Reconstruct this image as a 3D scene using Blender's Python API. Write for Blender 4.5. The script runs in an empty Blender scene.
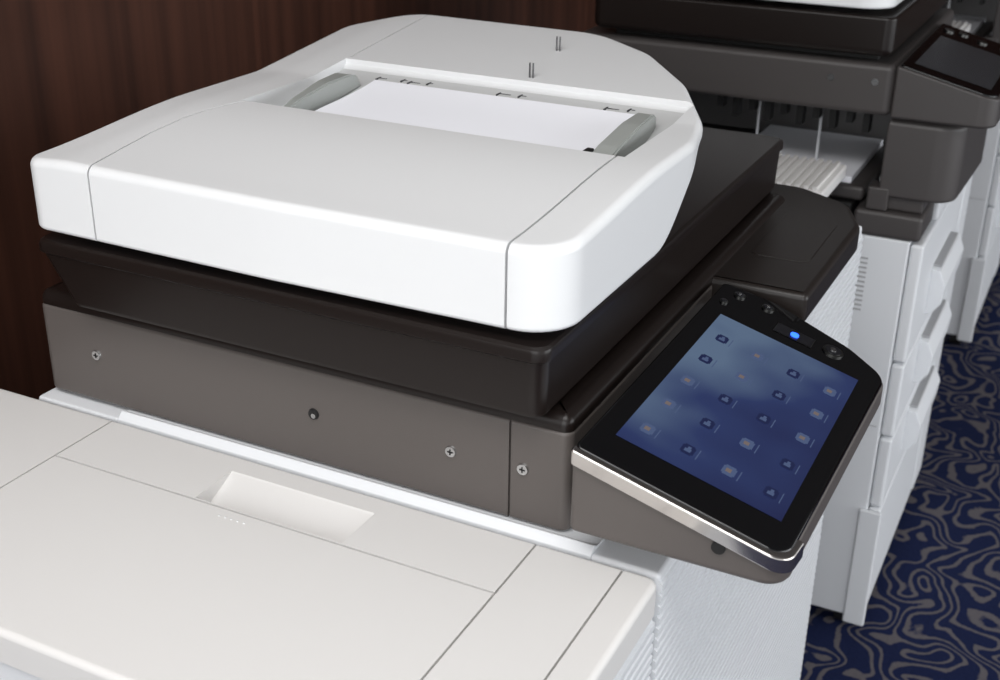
import bpy, bmesh, math
from mathutils import Vector, Matrix
S=bpy.context.scene
try: S.view_settings.view_transform='Standard'
except Exception: pass
COL=S.collection
# ---------------- materials ----------------
def lin(c): 
    return tuple(((v/255)/12.92 if v/255<=.04045 else (((v/255)+.055)/1.055)**2.4) for v in c)+(1,)
def mat(name,rgb,rough=.5,metal=0,bump=0,bscale=900,spec=.5,emit=None,es=0,coat=0):
    m=bpy.data.materials.new(name); m.use_nodes=True; nt=m.node_tree; b=nt.nodes['Principled BSDF']
    b.inputs['Base Color'].default_value=lin(rgb); b.inputs['Roughness'].default_value=rough; b.inputs['Metallic'].default_value=metal
    b.inputs['Specular IOR Level'].default_value=spec; b.inputs['Coat Weight'].default_value=coat
    if emit: b.inputs['Emission Color'].default_value=lin(emit); b.inputs['Emission Strength'].default_value=es
    if bump:
        tc=nt.nodes.new('ShaderNodeTexCoord'); n=nt.nodes.new('ShaderNodeTexNoise'); n.inputs['Scale'].default_value=bscale
        bp=nt.nodes.new('ShaderNodeBump'); bp.inputs['Strength'].default_value=bump; bp.inputs['Distance'].default_value=.001
        nt.links.new(tc.outputs['Object'],n.inputs['Vector']); nt.links.new(n.outputs['Fac'],bp.inputs['Height']); nt.links.new(bp.outputs['Normal'],b.inputs['Normal'])
    return m
WHITE=mat('white_plastic',(227,228,229),.36,bump=.06)
WARM=mat('offwhite_plastic',(221,219,217),.5,bump=.08)
CAB=mat('cabinet_white',(224,226,229),.5)
FLOORP=mat('tray_floor_grey',(200,201,201),.5)
GREY=mat('warm_grey_plastic',(88,82,79),.42,bump=.15)
BLACK=mat('black_plastic',(26,20,18),.3,bump=.08,spec=.32)
SHELFM=mat('dark_plastic',(34,29,27),.36,bump=.08,spec=.4)
GLASS=mat('panel_glass',(7,7,9),.07)
CHROME=mat('chrome',(205,200,196),.14,metal=1)
STEEL=mat('screw_steel',(200,200,200),.25,metal=1)
PIN=mat('pin_steel',(110,110,112),.3,metal=1)
GUIDE=mat('guide_grey',(154,157,154),.45)
PAPER=mat('paper',(248,249,255),.8)
INK=mat('print_ink',(40,40,45),.6)
DARK=mat('cavity_black',(16,15,15),.6)
GREY2=mat('machine_grey',(66,62,61),.45,bump=.1)
CAVB=mat('cavity_grey',(128,126,126),.6)
BLUE=mat('blue_led',(40,90,255),.3,emit=(40,90,255),es=3)
BTN=mat('button_dark',(24,24,28),.3)
RING=mat('button_ring',(110,110,108),.3,metal=1)
ICONW=mat('icon_pale',(30,36,60),.1,emit=(108,128,168),es=.36)
ICOND=mat('icon_dark',(14,18,34),.1,emit=(30,38,80),es=.6)
ICONO=mat('icon_warm',(40,40,50),.1,emit=(180,160,150),es=.3)

def screen_mat():
    m=bpy.data.materials.new('touch_screen'); m.use_nodes=True; nt=m.node_tree; b=nt.nodes['Principled BSDF']; L=nt.links.new
    tc=nt.nodes.new('ShaderNodeTexCoord'); n=nt.nodes.new('ShaderNodeTexNoise'); n.inputs['Scale'].default_value=8; n.inputs['Detail'].default_value=2
    r=nt.nodes.new('ShaderNodeValToRGB'); r.color_ramp.elements[0].color=lin((34,40,84)); r.color_ramp.elements[1].color=lin((108,130,158))
    e=r.color_ramp.elements.new(.62); e.color=lin((50,64,112))
    r.color_ramp.elements[0].position=.28; r.color_ramp.elements[2].position=.98
    sx=nt.nodes.new('ShaderNodeSeparateXYZ'); L(tc.outputs['Generated'],sx.inputs[0])
    # reflected haze painted into the emission, lighter towards the display's far-left corner
    a=nt.nodes.new('ShaderNodeMath'); a.operation='MULTIPLY_ADD'; a.inputs[1].default_value=-.50; a.inputs[2].default_value=.14; L(sx.outputs['X'],a.inputs[0])
    a2=nt.nodes.new('ShaderNodeMath'); a2.operation='MULTIPLY_ADD'; a2.inputs[1].default_value=.42; L(sx.outputs['Y'],a2.inputs[0]); L(a.outputs[0],a2.inputs[2])
    a3=nt.nodes.new('ShaderNodeMath'); a3.operation='ADD'; L(a2.outputs[0],a3.inputs[0]); L(n.outputs['Fac'],a3.inputs[1])
    L(tc.outputs['Object'],n.inputs['Vector']); L(a3.outputs[0],r.inputs['Fac'])
    L(r.outputs['Color'],b.inputs['Emission Color']); b.inputs['Emission Strength'].default_value=.6
    b.inputs['Base Color'].default_value=lin((14,18,34)); b.inputs['Roughness'].default_value=.1
    return m
SCREEN=screen_mat()

def wood_mat():
    m=bpy.data.materials.new('dark_wood_panelling'); m.use_nodes=True; nt=m.node_tree; b=nt.nodes['Principled BSDF']
    tc=nt.nodes.new('ShaderNodeTexCoord'); mp=nt.nodes.new('ShaderNodeMapping'); mp.inputs['Scale'].default_value=(1,22,.5)
    n=nt.nodes.new('ShaderNodeTexNoise'); n.inputs['Scale'].default_value=1.4; n.inputs['Detail'].default_value=4
    r=nt.nodes.new('ShaderNodeValToRGB'); r.color_ramp.elements[0].color=lin((51,31,24)); r.color_ramp.elements[1].color=lin((78,48,37))
    r.color_ramp.elements[0].position=.3; r.color_ramp.elements[1].position=.75
    nt.links.new(tc.outputs['Object'],mp.inputs['Vector']); nt.links.new(mp.outputs['Vector'],n.inputs['Vector']); nt.links.new(n.outputs['Fac'],r.inputs['Fac'])
    nt.links.new(r.outputs['Color'],b.inputs['Base Color']); b.inputs['Roughness'].default_value=.5; b.inputs['Specular IOR Level'].default_value=.15
    return m
def carpet_mat():
    m=bpy.data.materials.new('patterned_carpet'); m.use_nodes=True; nt=m.node_tree; b=nt.nodes['Principled BSDF']; L=nt.links.new
    def math_(op,a,b_=None,c=None):
        q=nt.nodes.new('ShaderNodeMath'); q.operation=op
        for i,v in enumerate((a,b_,c)):
            if v is None: continue
            if isinstance(v,(int,float)): q.inputs[i].default_value=v
            else: L(v,q.inputs[i])
        return q.outputs[0]
    tc=nt.nodes.new('ShaderNodeTexCoord')
    n=nt.nodes.new('ShaderNodeTexNoise'); n.inputs['Scale'].default_value=9.5; n.inputs['Detail'].default_value=.4; n.inputs['Distortion'].default_value=.7
    L(tc.outputs['Object'],n.inputs['Vector'])
    sx=nt.nodes.new('ShaderNodeSeparateXYZ'); L(tc.outputs['Object'],sx.inputs[0])
    ph=math_('MULTIPLY_ADD',sx.outputs['X'],120.0,math_('MULTIPLY',n.outputs['Fac'],42.0))
    ph=math_('MULTIPLY_ADD',sx.outputs['Y'],38.0,ph)
    si=math_('SINE',ph)
    n2=nt.nodes.new('ShaderNodeTexNoise'); n2.inputs['Scale'].default_value=120; L(tc.outputs['Object'],n2.inputs['Vector'])
    ad=math_('MULTIPLY_ADD',n2.outputs['Fac'],1.0,si)
    r=nt.nodes.new('ShaderNodeValToRGB'); r.color_ramp.elements[0].color=lin((28,36,68)); r.color_ramp.elements[1].color=lin((98,94,98))
    r.color_ramp.elements[0].position=.70; r.color_ramp.elements[1].position=1.02 if False else 1.0
    L(math_('MULTIPLY',ad,.83),r.inputs['Fac']); L(r.outputs['Color'],b.inputs['Base Color']); b.inputs['Roughness'].default_value=.95; b.inputs['Specular IOR Level'].default_value=.1
    bp=nt.nodes.new('ShaderNodeBump'); bp.inputs['Strength'].default_value=.5; bp.inputs['Distance'].default_value=.004; L(n2.outputs['Fac'],bp.inputs['Height']); L(bp.outputs['Normal'],b.inputs['Normal'])
    return m
# ---------------- mesh helpers ----------------
def empty(name,loc=(0,0,0)):
    e=bpy.data.objects.new(name,None); COL.objects.link(e); e.location=loc; return e
def wn(o):
    md=o.modifiers.new('wn','WEIGHTED_NORMAL'); md.keep_sharp=True; md.weight=80
def finish(name,bm,m,parent=None,ang=35):
    bmesh.ops.recalc_face_normals(bm,faces=bm.faces[:])
    me=bpy.data.meshes.new(name); bm.to_mesh(me); bm.free()
    if m: me.materials.append(m)
    for p in me.polygons: p.use_smooth=True
    me.set_sharp_from_angle(angle=math.radians(ang))
    o=bpy.data.objects.new(name,me); COL.objects.link(o)
    if m: wn(o)
    if parent is not None:
        o.parent=parent; o.matrix_parent_inverse=Matrix.Translation(-Vector(parent.location))
    return o
def addbox(bm,lo,hi,bev=0,seg=2):
    g=bmesh.ops.create_cube(bm,size=1); vs=g['verts']
    for v in vs: v.co=Vector([lo[i]+(v.co[i]+.5)*(hi[i]-lo[i]) for i in range(3)])
    if bev:
        es=list({e for v in vs for e in v.link_edges}); bmesh.ops.bevel(bm,geom=es,offset=bev,segments=seg,affect='EDGES',profile=.5)
def box(name,lo,hi,m,parent=None,bev=0,seg=3):
    bm=bmesh.new(); addbox(bm,lo,hi,bev,seg); return finish(name,bm,m,parent)
def boxes(name,lst,m,parent=None,bev=0):
    bm=bmesh.new()
    for lo,hi in lst: addbox(bm,lo,hi,bev,2)
    return finish(name,bm,m,parent)
def prism(name,pts,axis,lo,hi,m,parent=None,bev=0,seg=2):
    bm=bmesh.new(); r=[[],[]]
    for k,c in enumerate((lo,hi)):
        for a,b in pts:
            co={0:(c,a,b),1:(a,c,b),2:(a,b,c)}[axis]; r[k].append(bm.verts.new(co))
    n=len(pts); bm.faces.new(r[0]); bm.faces.new(r[1][::-1])
    for i in range(n): bm.faces.new((r[0][i],r[1][i],r[1][(i+1)%n],r[0][(i+1)%n]))
    if bev: bmesh.ops.bevel(bm,geom=bm.edges[:],offset=bev,segments=seg,affect='EDGES',profile=.5)
    return finish(name,bm,m,parent)
def fillet(poly,rad,seg=8,dens=None):
    n=len(poly); out=[]
    for i in range(n):
        P=Vector(poly[i]);A=Vector(poly[i-1]);B=Vector(poly[(i+1)%n]); r=rad[i] if isinstance(rad,(list,tuple)) else rad
        a=(A-P).normalized(); b=(B-P).normalized(); th=a.angle(b)
        if r<=0 or th>3.1: out.append(P); continue
        d=r/math.tan(th/2); d=min(d,.48*(A-P).length,.48*(B-P).length); r=d*math.tan(th/2)
        c=P+(a+b).normalized()*(r/math.sin(th/2)); s=P+a*d-c; e=P+b*d-c
        a0=math.atan2(s.y,s.x); a1=math.atan2(e.y,e.x); da=(a1-a0+math.pi)%(2*math.pi)-math.pi
        for k in range(seg+1):
            t=a0+da*k/seg; out.append(c+Vector((math.cos(t),math.sin(t)))*r)
    if dens:
        o2=[]
        for i in range(len(out)):
            p=out[i]; q=out[(i+1)%len(out)]; k=max(1,int((q-p).length/dens))
            for j in range(k): o2.append(p.lerp(q,j/k))
        out=o2
    return out
def slab(name,ol,top,bot,rt,rb,m,parent=None,dome=None,seg=5,ang=35):
    T=top if callable(top) else (lambda x,y:top); B=bot if callable(bot) else (lambda x,y:bot)
    n=len(ol); nor=[]
    for i in range(n):
        t=(ol[(i+1)%n]-ol[i]).normalized()+(ol[i]-ol[i-1]).normalized(); t.normalize(); nor.append(Vector((-t.y,t.x)))
    bm=bmesh.new(); rings=[]
    def ring(off,zf):
        r=[]
        for i in range(n):
            p=ol[i]+nor[i]*off; r.append(bm.verts.new((p.x,p.y,zf(p.x,p.y))))
        rings.append(r)
    for k in range(seg+1):
        a=k/seg*math.pi/2; ring(rb*(1-math.sin(a)),lambda x,y:B(x,y)+rb*(1-math.cos(a)))
    for k in range(seg+1):
        a=k/seg*math.pi/2; ring(rt*(1-math.cos(a)),lambda x,y:T(x,y)-rt*(1-math.sin(a)))
    def bridge(r0,r1):
        for i in range(n): bm.faces.new((r0[i],r0[(i+1)%n],r1[(i+1)%n],r1[i]))
    for a,b in zip(rings,rings[1:]): bridge(a,b)
    def cap(r,F):
        if dome is None: bm.faces.new(r); return
        c=Vector(dome); prev=r; K=26
        base=[Vector((v.co.x,v.co.y)) for v in r]
        for k in range(1,K):
            s=1-k/K; cur=[]
            for p in base:
                q=c+(p-c)*s; cur.append(bm.verts.new((q.x,q.y,F(q.x,q.y))))
            bridge(prev,cur); prev=cur
        cv=bm.verts.new((c.x,c.y,F(c.x,c.y)))
        for i in range(n): bm.faces.new((prev[i],prev[(i+1)%n],cv))
    cap(rings[-1],T); cap(rings[0],B)
    return finish(name,bm,m,parent,ang)
def cut(o,cutters):
    o.modifiers.clear()
    for c in cutters:
        md=o.modifiers.new('b','BOOLEAN'); md.operation='DIFFERENCE'; md.solver='EXACT'; md.object=c
        bpy.context.view_layer.update(); dg=bpy.context.evaluated_depsgraph_get()
        me=bpy.data.meshes.new_from_object(o.evaluated_get(dg)); o.modifiers.clear(); old=o.data; o.data=me; bpy.data.meshes.remove(old)
        bpy.data.objects.remove(c)
    for p in o.data.polygons: p.use_smooth=True
    o.data.set_sharp_from_angle(angle=math.radians(30)); wn(o)
def cyl(name,c,axis,r,h,m,parent=None,seg=24,bev=0,bm=None):
    own=bm is None
    if own: bm=bmesh.new()
    ax=Vector(axis).normalized(); q=ax.to_track_quat('Z','Y').to_matrix().to_4x4()
    bmesh.ops.create_cone(bm,cap_ends=True,segments=seg,radius1=r,radius2=r-bev,depth=h,matrix=Matrix.Translation(Vector(c))@q)
    if own: return finish(name,bm,m,parent)
def sm(t): t=max(0,min(1,t)); return t*t*(3-2*t)
def rect(x0,y0,x1,y1,r,seg=6,dens=None): return fillet([(x0,y0),(x1,y0),(x1,y1),(x0,y1)],r,seg,dens)

# ---------------- room ----------------
box('floor',(-1.3,-1.8,-.05),(4.5,8,0),carpet_mat())
box('wall_back',(-1.4,-1.8,0),(-1.302,8,2.8),wood_mat())
box('wall_right',(-1.3,8.002,0),(4.5,8.1,2.8),wood_mat())
box('ceiling',(-1.4,-1.8,2.802),(4.5,8.1,2.86),mat('ceiling_paint',(150,146,142),.9))
# ================= MAIN PRINTER =================
P=empty('multifunction_printer')
box('main_body',(-1.0,.868,.06),(-.285,1.655,.862),CAB,P,.006)
box('upper_body',(-.98,1.15,.862),(-.285,1.655,.942),CAB,P,.004)
def ribs(name,x0,x1,y0,y1,z0,z1,pitch,m,parent):
    pts=[(x0,z0)]; z=z0
    while z+pitch<=z1+1e-6:
        pts+= [(x1-.001,z),(x1,z+pitch*.15),(x1,z+pitch*.7),(x1-.0028,z+pitch*.82),(x1-.0028,z+pitch*.98)]; z+=pitch
    pts.append((x0,z)); return prism(name,pts,1,y0,y1,m,parent)
ribs('front_cover_ribs',-.287,-.268,.870,1.655,.08,.86,.012,CAB,P)
ribs('front_upper_ribs',-.287,-.268,1.16,1.655,.862,.94,.012,CAB,P)
# white ledge below the scanner
prism('ledge',[(.8675,.85),(.8675,.8665),(.872,.8705),(.8755,.8735),(.880,.8710),(.883,.8685),(.90,.8685),(.90,.85)],0,-.88,-.335,CAB,P,.001)
box('ledge_end',(-.995,.8685,.85),(-.882,.9,.866),CAB,P,.003)
box('front_corner_cap',(-.40,.8685,.845),(-.270,1.15,.8665),CAB,P,.005)
box('scanner_neck',(-.975,.93,.8625),(-.40,1.60,.90),DARK,P)
sc=slab('scanner_housing',rect(-.991,.885,-.366,1.61,.010),.9725,.8705,.004,.003,GREY,P)
cut(sc,[box('c',(-.4262,.87,.86),(-.4238,.8885,1.0),None)])
slab('scanner_top_cover',rect(-.9905,.8858,-.3665,1.6095,.010),.9885,.972,.012,.001,BLACK,P)
bs=bmesh.new(); bh=bmesh.new()
for x,z,h in ((-.915,.927,0),(-.4855,.9245,0),(-.4115,.926,0),(-.638,.9255,1)):
    cyl('',(x,.8842,z),(0,-1,0),.0062,.003,None,bm=(bh if h else bs),bev=.001)
    if not h:
        addbox(bh,(x-.0028,.8822,z-.0006),(x+.0028,.8826,z+.0006)); addbox(bh,(x-.0006,.8822,z-.0028),(x+.0006,.8826,z+.0028))
    else:
        cyl('',(x+.001,.8828,z-.001),(0,-1,0),.0026,.002,None,bm=bs)
finish('screws',bs,STEEL,P); finish('screw_recesses',bh,DARK,P)
# output shelf at the right hand side
slab('side_shelf',fillet([(-.45,1.284),(-.258,1.284),(-.256,1.55),(-.288,1.63),(-.36,1.675),(-.62,1.69),(-.62,1.50)],[.001,.006,.05,.06,.05,.02,.001],8),.9805,.946,.008,.004,SHELFM,P)
slab('shelf_inset_panel',fillet([(-.352,1.38),(-.282,1.38),(-.282,1.53),(-.305,1.585),(-.352,1.60)],.012,6),.9815,.978,.0008,.0005,SHELFM,P)
box('shelf_bracket',(-.37,1.27,.905),(-.27,1.65,.947),CAB,P,.004)
# platen lid
LIDO=fillet([(-.953,.856),(-.380,.856),(-.380,1.62),(-.953,1.62)],.014,6)
def lidf():
    bm=bmesh.new(); R=[]
    for off,z in ((.020,.9915),(.010,.9915),(.006,.9935),(.0045,.998),(.003,1.046),(.0,1.0485),(.0,1.056),(.001,1.059),(.004,1.061),(.03,1.061)):
        n=len(LIDO); r=[]
        cx,cy=-.6665,1.238; hx,hy=.2865,.382
        for p in LIDO:
            ox=off+(.030*sm((1.030-z)/.035) if p.x<cx else 0)
            sx=(hx-ox)/hx; sy=(hy-off)/hy
            r.append(bm.verts.new((cx+(p.x-cx)*sx,cy+(p.y-cy)*sy,z)))
        R.append(r)
    for a,b in zip(R,R[1:]):
        for i in range(n): bm.faces.new((a[i],a[(i+1)%n],b[(i+1)%n],b[i]))
    bm.faces.new(R[0]); bm.faces.new(R[-1]); return finish('platen_lid',bm,BLACK,P,25)
lidf()
box('lid_cushion',(-.90,.90,.9887),(-.42,1.58,.9912),DARK,P)
# document feeder
AO=fillet([(-.958,.860),(-.66,.8565),(-.370,.862),(-.368,1.185),(-.385,1.262),(-.442,1.370),(-.52,1.462),(-.610,1.520),(-.885,1.525),(-.956,1.45)],[.022,0,.045,.12,.1,.12,.1,.12,.06,.05],8,.012)
def ht(x,y):
    return 1.1475+.014*sm((y-.86)/.25)+.031*max(0,min(1,(y-1.24)/.28)) -.003*sm((-.90-x)/.05)
def hb(x,y): return 1.0705+.074*sm((y-1.09)/.14)+.028*sm((y-1.22)/.3)
adf=slab('document_feeder_body',AO,ht,hb,.009,.005,WHITE,P,dome=(-.65,1.19),seg=6)
c1=box('c',(-.4214,.84,1.06),(-.4190,1.101,1.2),None)
cv=[(.84,-.868),(.862,-.869),(.88,-.873),(.92,-.880),(.97,-.885),(1.02,-.884),(1.06,-.877),(1.101,-.8635)]
c2=prism('c',[(x+.0011,y) for y,x in cv]+[(x-.0011,y) for y,x in cv[::-1]],2,1.06,1.2,None)
c3=prism('c',[(1.100,1.128),(1.305,1.158),(1.312,1.163),(1.315,1.25),(1.112,1.25),(1.100,1.157)],0,-.868,-.412,None)
c4=prism('c',[(1.318,1.162),(1.56,1.190),(1.56,1.25),(1.318,1.25)],0,-.8668,-.8650,None)
cut(adf,[c1,c2,c3,c4])
def sheet(name,x0,x1,y0,y1,zf,th,m,parent=None,n=24):
    bm=bmesh.new(); t=[];b=[]
    for i in range(n+1):
        y=y0+(y1-y0)*i/n
        t.append([bm.verts.new((x,y,zf(y)+th)) for x in (x0,x1)]); b.append([bm.verts.new((x,y,zf(y))) for x in (x0,x1)])
    for i in range(n):
        bm.faces.new((t[i][0],t[i][1],t[i+1][1],t[i+1][0])); bm.faces.new((b[i][0],b[i+1][0],b[i+1][1],b[i][1]))
        for k in (0,1): bm.faces.new((t[i][k],t[i+1][k],b[i+1][k],b[i][k]))
    for i in (0,n): bm.faces.new((t[i][0],t[i][1],b[i][1],b[i][0]))
    return finish(name,bm,m,parent)
fl=lambda y:1.128+(y-1.1)*.030/.205
sheet('tray_floor',-.866,-.414,1.102,1.303,lambda y:fl(y)+.0001,.0008,FLOORP,P)
sheet('paper_sheets',-.802,-.462,1.102,1.274,lambda y:fl(y)+.0012+.011*(1-sm((y-1.1)/.165)),.003,PAPER)
def guide(name,x0,x1,flip,ws):
    bm=bmesh.new(); R=[]
    for (y,h),w in zip(((1.104,.026),(1.13,.029),(1.19,.028),(1.235,.022),(1.252,.015),(1.258,.004)),ws):
        z0=fl(y)+.0005; xa,xb=(x0,x0+(x1-x0)*w) if not flip else (x1-(x1-x0)*w,x1)
        R.append([bm.verts.new(c) for c in ((xa,y,z0),(xb,y,z0),(xb,y,z0+h),(xa,y,z0+h))])
    for a,b in zip(R,R[1:]):
        for i in range(4): bm.faces.new((a[i],a[(i+1)%4],b[(i+1)%4],b[i]))
    bm.faces.new(R[0]); bm.faces.new(R[-1][::-1])
    bmesh.ops.bevel(bm,geom=bm.edges[:],offset=.0018,segments=2,affect='EDGES')
    return finish(name,bm,GUIDE,P)
guide('paper_guide_left',-.834,-.812,True,(.45,.55,.8,1,.9,.7))
guide('paper_guide_right',-.452,-.428,False,(1,1,.95,.8,.7,.6))
box('guide_roller',(-.461,1.100,1.131),(-.4525,1.124,1.159),DARK,P,.002)
bm=bmesh.new()
for x,y in ((-.631,1.430),(-.618,1.325)):
    for dx in (-.0022,.0022): cyl('',(x+dx,y,ht(x,y)+.007),(0,0,1),.0011,.021,None,bm=bm,seg=8)
finish('tray_pins',bm,PIN,P)
bm=bmesh.new()
for x,y,w in ((-.80,1.288,.012),(-.77,1.291,.006),(-.755,1.288,.014),(-.735,1.292,.006),(-.635,1.289,.016),(-.612,1.291,.008),(-.50,1.288,.016),(-.478,1.292,.007)):
    z=fl(y)+.0010; addbox(bm,(x-w/2,y-.0008,z),(x+w/2,y+.0008,z+.0004)); addbox(bm,(x-w/2,y-.007,z-.0010),(x-w/2+.0018,y+.005,z+.0006))
finish('size_marks',bm,INK,P)
# ---------------- control panel ----------------
pt=lambda x,y:.9845-(x+.348)*.0535/.186
HO=fillet([(-.350,.848),(-.160,.848),(-.155,1.225),(-.20,1.255),(-.29,1.280),(-.350,1.272)],[.006,.022,.03,.05,.05,.008],8)
slab('control_panel_housing',HO,lambda x,y:pt(x,y)-.003,.899,.003,.007,GREY,P,seg=4)
GO=fillet([(-.3485,.851),(-.161,.851),(-.1565,1.225),(-.20,1.253),(-.29,1.277),(-.3485,1.269)],[.006,.020,.03,.05,.05,.008],8)
slab('control_panel_glass',GO,pt,lambda x,y:pt(x,y)-.006,.0025,.001,GLASS,P,seg=4)
TO=fillet([(-.3495,.8445),(-.158,.8445),(-.155,.885),(-.165,.885),(-.175,.8535),(-.3495,.8535)],[.003,.020,.002,.004,.006,.002],8)
slab('silver_trim',TO,lambda x,y:pt(x,y)-.0015,lambda x,y:pt(x,y)-.0165,.002,.002,CHROME,P,seg=4)
def onp(x,y,d): return (x,y,pt(x,y)+d)
def quad(bm,x0,y0,x1,y1,d):
    bm.faces.new([bm.verts.new(onp(a,b,d)) for a,b in ((x0,y0),(x1,y0),(x1,y1),(x0,y1))])
bm=bmesh.new(); quad(bm,-.328,.893,-.178,1.192,.0003); finish('display',bm,SCREEN,P)
for nm,m,sel in (('icons_pale',ICONW,0),('icons_dark',ICOND,1),('icons_warm',ICONO,2)):
    bm=bmesh.new()
    for i in range(4):
        for j in range(5):
            k=(i*5+j*3)%7; kk=1 if k in(1,5,2,4) else 0
            cx=-.310+i*.038; cy=.925+j*.054
            if kk==sel:
                for a,b,c,d in ((-.006,-.006,.006,.006),(-.0045,-.008,.0045,.008)): quad(bm,cx+a,cy+b,cx+c,cy+d,.0005+(a>-.005)*.0001)
            if sel==0:
                quad(bm,cx+.0090,cy-.009,cx+.0100,cy+.008,.0005)
                if kk==1: quad(bm,cx-.003,cy-.004,cx+.003,cy+.001,.0008); quad(bm,cx-.001,cy+.001,cx+.002,cy+.005,.0008)
            if sel==2 and k in (0,3,6): quad(bm,cx-.003,cy-.003,cx+.002,cy+.003,.0008)
    finish(nm,bm,m,P)
nrm=Vector((.0535,0,.186)).normalized()
bm=bmesh.new(); b2=bmesh.new()
for x,y,r in ((-.325,1.252,.0066),(-.334,1.222,.0045),(-.293,1.254,.0072),(-.213,1.226,.0115)):
    cyl('',onp(x,y,.0008),nrm,r,.002,None,bm=bm); cyl('',onp(x,y,.0014),nrm,r*.76,.0026,None,bm=b2)
bm2=bmesh.new(); cyl('',onp(-.213,1.226,.0024),nrm,.0035,.002,None,bm=bm2); cyl('',onp(-.325,1.252,.0024),nrm,.0016,.002,None,bm=bm2); cyl('',onp(-.293,1.254,.0024),nrm,.0020,.002,None,bm=bm2); finish('button_symbols',bm2,STEEL,P)
quad(bm,-.2755,1.2105,-.2335,1.2335,.0004)
finish('button_rings',bm,RING,P)
quad(b2,-.2745,1.2115,-.2345,1.2325,.0007)
finish('buttons',b2,BTN,P)
bm=bmesh.new(); cyl('',onp(-.254,1.221,.001),nrm,.0046,.002,None,bm=bm); finish('led_button',bm,BLUE,P)
bm=bmesh.new(); cyl('',(-.2166,.8475,.9255),(0,-1,0),.006,.003,None,bm=bm); finish('screw_hole',bm,DARK,P)

# ================= PAPER FEED UNIT =================
F=empty('paper_feed_unit',(-.65,.70,0))
fu=slab('feeder_top_cover',rect(-1.055,.548,-.268,.8635,.012),.868,.835,.006,.001,WARM,F)
g=.0011
cut(fu,[box('c',(-.880-g,.50,.862),(-.880+g,.90,.9),None),box('c',(-.385-g,.50,.862),(-.385+g,.90,.9),None),
 box('c',(-.3015-g,.50,.862),(-.3015+g,.90,.9),None),box('c',(-.878,.778-g*1.2,.862),(-.384,.778+g*1.2,.9),None),
 prism('c',[(.838,.8695),(.834,.866),(.797,.850),(.785,.848),(.781,.852),(.780,.88),(.838,.88)],0,-.705,-.54,None)])
box('feeder_body',(-1.05,.551,.06),(-.288,.862,.8345),CAB,F,.004)
ribs('feeder_front_ribs',-.29,-.270,.553,.8635,.08,.834,.012,CAB,F)
bm=bmesh.new()
for x in (-1.0,-.33):
    for y in (.60,.81): cyl('',(x,y,.031),(0,0,1),.022,.062,None,bm=bm)
finish('feet',bm,DARK,F)
bm=bmesh.new()
for i in range(5): cyl('',(-.665+i*.007,.7655,.8683),(0,0,1),.0009,.001,None,bm=bm,seg=8)
finish('tactile_dots',bm,WHITE,F)
bm=bmesh.new()
for x in (-.94,-.34):
    for y in (.93,1.6): cyl('',(x,y,.031),(0,0,1),.024,.062,None,bm=bm)
finish('feet',bm,DARK,P)

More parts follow.
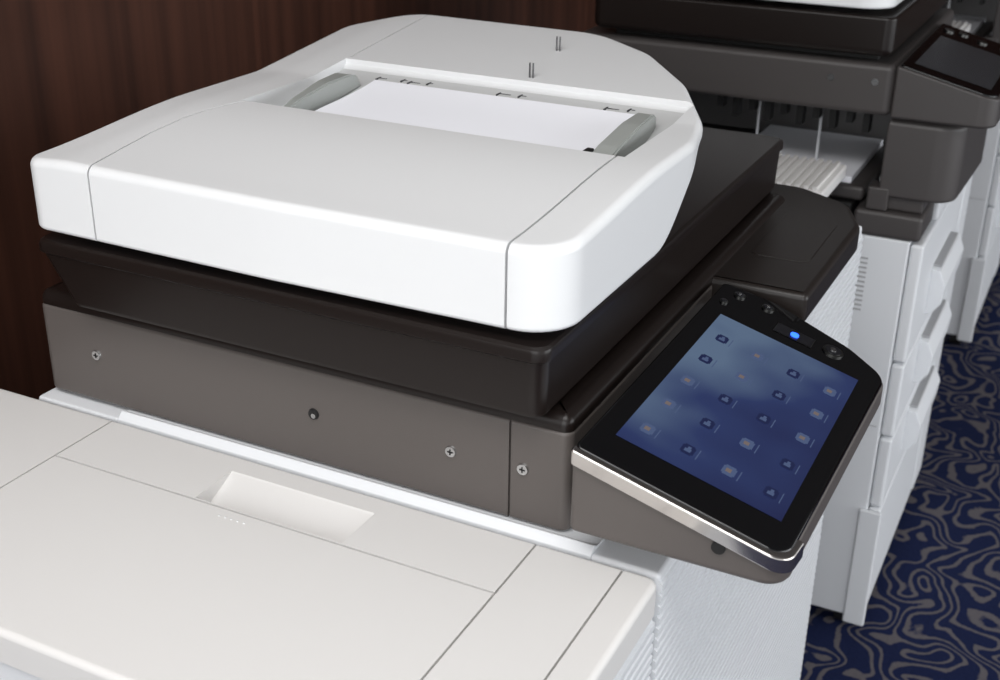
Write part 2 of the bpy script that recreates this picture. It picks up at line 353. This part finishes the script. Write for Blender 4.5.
# ================= BACKGROUND PRINTERS =================
VENT=mat('vent_shade',(165,165,167),.6)
DOFF=mat('display_off',(60,62,66),.2)
def bgm(name,y0):
    E=empty(name,(-.6,y0,0))
    B=lambda n,lo,hi,m,bev=.004:box(n,(lo[0],y0+lo[1],lo[2]),(hi[0],y0+hi[1],hi[2]),m,E,bev)
    sh=lambda pts,r,seg=8:[Vector((v.x,v.y+y0)) for v in fillet(pts,r,seg)]
    B('cabinet',(-.98,0,.045),(-.255,.62,.80),CAB)
    for i,(a,b) in enumerate(((.055,.285),(.29,.43),(.435,.575),(.58,.795))):
        B('drawer_%d'%(i+1),(-.254,.004,a),(-.232,.50,b),CAB,.006)
        if i in (1,2,3):
            zt=b-.015 if i<3 else .70
            prism('pull_%d'%i,[(-.233,zt),(-.216,zt-.004),(-.204,zt-.03),(-.207,zt-.065),(-.220,zt-.085),(-.233,zt-.09)],1,y0+.17,y0+.40,CAB,E,.003)
            boxes('pull_gap_%d'%i,[((-.2325,y0+.185,zt-.0005),(-.218,y0+.385,zt+.0035))],VENT,E,.001)
    B('side_step',(-.268,-.010,.035),(-.228,-.0005,.285),CAB,.004)
    B('front_right_cover',(-.254,.506,.055),(-.230,.62,.868),CAB,.006)
    B('front_upper_cover',(-.34,.13,.8005),(-.232,.503,.868),CAB,.006)
    boxes('side_seams',[((-.9,y0-.0006,.452),(-.262,y0+.001,.4535))],VENT,E)
    boxes('side_vents',[((-.345,y0-.0008,.665+i*.0085),(-.318,y0+.001,.668+i*.0085)) for i in range(12)]+[((-.345,y0-.0008,.50+i*.0085),(-.305,y0+.001,.503+i*.0085)) for i in range(5)],VENT,E)
    B('cavity_base',(-.98,.02,.8005),(-.36,.60,.845),DARK,.004)
    B('corner_step',(-.352,-.004,.8005),(-.240,.126,.845),GREY2,.008)
    B('corner_tab',(-.335,-.002,.8455),(-.30,.04,.885),GREY2,.004)
    slab('front_pillar',sh([(-.318,.0),(-.200,.0),(-.19,.30),(-.318,.30)],[.004,.045,.02,.004]),1.0,.8695,.012,.006,GREY2,E)
    B('pillar_foot',(-.318,.012,.8455),(-.245,.126,.8725),GREY2,.004)
    B('cavity_back',(-.98,.40,.8455),(-.341,.60,1.003),CAVB,.002)
    B('cavity_left_wall',(-.98,.0,.8455),(-.78,.399,1.003),GREY2,.004)
    B('output_tray',(-.60,.03,.846),(-.345,.33,.872),GREY2,.008)
    B('output_paper',(-.585,.04,.8725),(-.37,.31,.884),PAPER,.001)
    B('side_tray',(-.60,-.17,.895),(-.372,-.002,.916),WARM,.004)
    boxes('side_tray_ribs',[((-.60+i*.014,y0-.168,.9155),(-.593+i*.014,y0-.006,.921)) for i in range(16)],WARM,E,.001)
    B('side_tray_bracket',(-.60,-.06,.84),(-.56,.02,.8955),WARM,.003)
    boxes('exit_tabs',[((-.62+i*.028,y0+.06,.970-(i%2)*.014),(-.609+i*.028,y0+.085,1.004)) for i in range(10)]+[((-.64,y0+.07,.99),(-.33,y0+.11,1.004))],DARK,E)
    bm=bmesh.new()
    for x in (-.56,-.45): cyl('',(x,y0+.12,.944),(0,0,1),.0026,.12,None,bm=bm,seg=12)
    finish('paper_stops',bm,CAB,E)
    slab('scanner_housing',sh([(-.86,-.012),(-.315,-.012),(-.315,.60),(-.86,.60)],.014),1.086,1.004,.010,.010,GREY2,E)
    bm=bmesh.new()
    for x in (-.415,-.345): cyl('',(x,y0-.0125,1.058),(0,-1,0),.0065,.003,None,bm=bm,bev=.001)
    finish('screws',bm,STEEL,E)
    slab('platen_lid',sh([(-.83,-.02),(-.325,-.02),(-.325,.60),(-.83,.60)],.016),1.160,1.098,.005,.012,BLACK,E)
    B('lid_cushion',(-.80,.02,1.0862),(-.35,.56,1.0985),DARK,0.001)
    slab('document_feeder',sh([(-.83,-.02),(-.335,-.02),(-.335,.33),(-.45,.55),(-.83,.55)],[.03,.05,.1,.1,.04]),1.245,1.169,.012,.005,WHITE,E)
    q=lambda x,y:1.090-(x+.316)*.24
    slab('control_panel_housing',sh([(-.3145,-.014),(-.157,-.014),(-.150,.36),(-.20,.40),(-.3145,.41)],[.004,.03,.03,.04,.006]),lambda x,y:q(x,y)-.003,1.003,.003,.006,GREY2,E)
    slab('control_panel_glass',sh([(-.310,-.008),(-.162,-.008),(-.155,.355),(-.20,.395),(-.310,.405)],[.006,.025,.03,.04,.006]),q,lambda x,y:q(x,y)-.005,.002,.001,GLASS,E)
    bm=bmesh.new(); bm.faces.new([bm.verts.new((a,y0+b,q(a,b)+.0004)) for a,b in ((-.295,.03),(-.175,.03),(-.175,.29),(-.295,.29))]); finish('display',bm,DOFF,E)
    bm=bmesh.new()
    for x,y in ((-.29,.35),(-.265,.36),(-.23,.345),(-.19,.345)): cyl('',(x,y0+y,q(x,y)+.001),(.24,0,1),.009,.003,None,bm=bm)
    finish('buttons',bm,RING,E)
    bm=bmesh.new()
    for x in (-.92,-.275):
        for y in (.05,.57): cyl('',(x,y0+y,.026),(1,0,0),.026,.03,None,bm=bm); cyl('',(x,y0+y,.042),(0,0,1),.03,.012,None,bm=bm)
    finish('casters',bm,DARK,E)
    return E
bgm('multifunction_printer.001',2.04)
bgm('multifunction_printer.002',3.50)
# ---------------- light ----------------
w=bpy.data.worlds.new('World'); S.world=w; w.use_nodes=True; w.node_tree.nodes['Background'].inputs[0].default_value=(.94,.97,1,1); w.node_tree.nodes['Background'].inputs[1].default_value=1.05
def area(name,loc,tgt,sx,sy,e,c=(1,1,1)):
    l=bpy.data.lights.new(name,'AREA'); l.shape='RECTANGLE'; l.size=sx; l.size_y=sy; l.energy=e; l.color=c
    o=bpy.data.objects.new(name,l); COL.objects.link(o); o.location=loc; o.rotation_euler=(Vector(tgt)-Vector(loc)).to_track_quat('-Z','Y').to_euler()
area('window_light',(-.4,-1.7,1.9),(-.6,1.2,.9),3.0,1.6,39,(.99,1,1))
area('ceiling_light',(-.3,.2,2.78),(-.4,.6,.9),2.0,1.4,60,(1,.998,.99))
area('side_window_light',(4.2,2.2,1.7),(-.3,2.0,.7),4.5,2.2,100,(.96,.98,1))
# ---------------- camera ----------------
cd=bpy.data.cameras.new('camera'); cd.sensor_width=36; cd.lens=36*1.247; cd.clip_start=.01
co=bpy.data.objects.new('camera',cd); COL.objects.link(co); S.camera=co
X=Vector((.8938,.1978,-.4024)).normalized(); Y=Vector((.448,-.3663,.8156)); Y=(Y-X*Y.dot(X)).normalized(); Z=X.cross(Y)
M=Matrix(((X.x,-X.y,-X.z,0),(Y.x,-Y.y,-Y.z,0),(Z.x,-Z.y,-Z.z,1.5),(0,0,0,1)))
co.matrix_world=M
cd.dof.use_dof=True; cd.dof.focus_distance=1.25; cd.dof.aperture_fstop=9
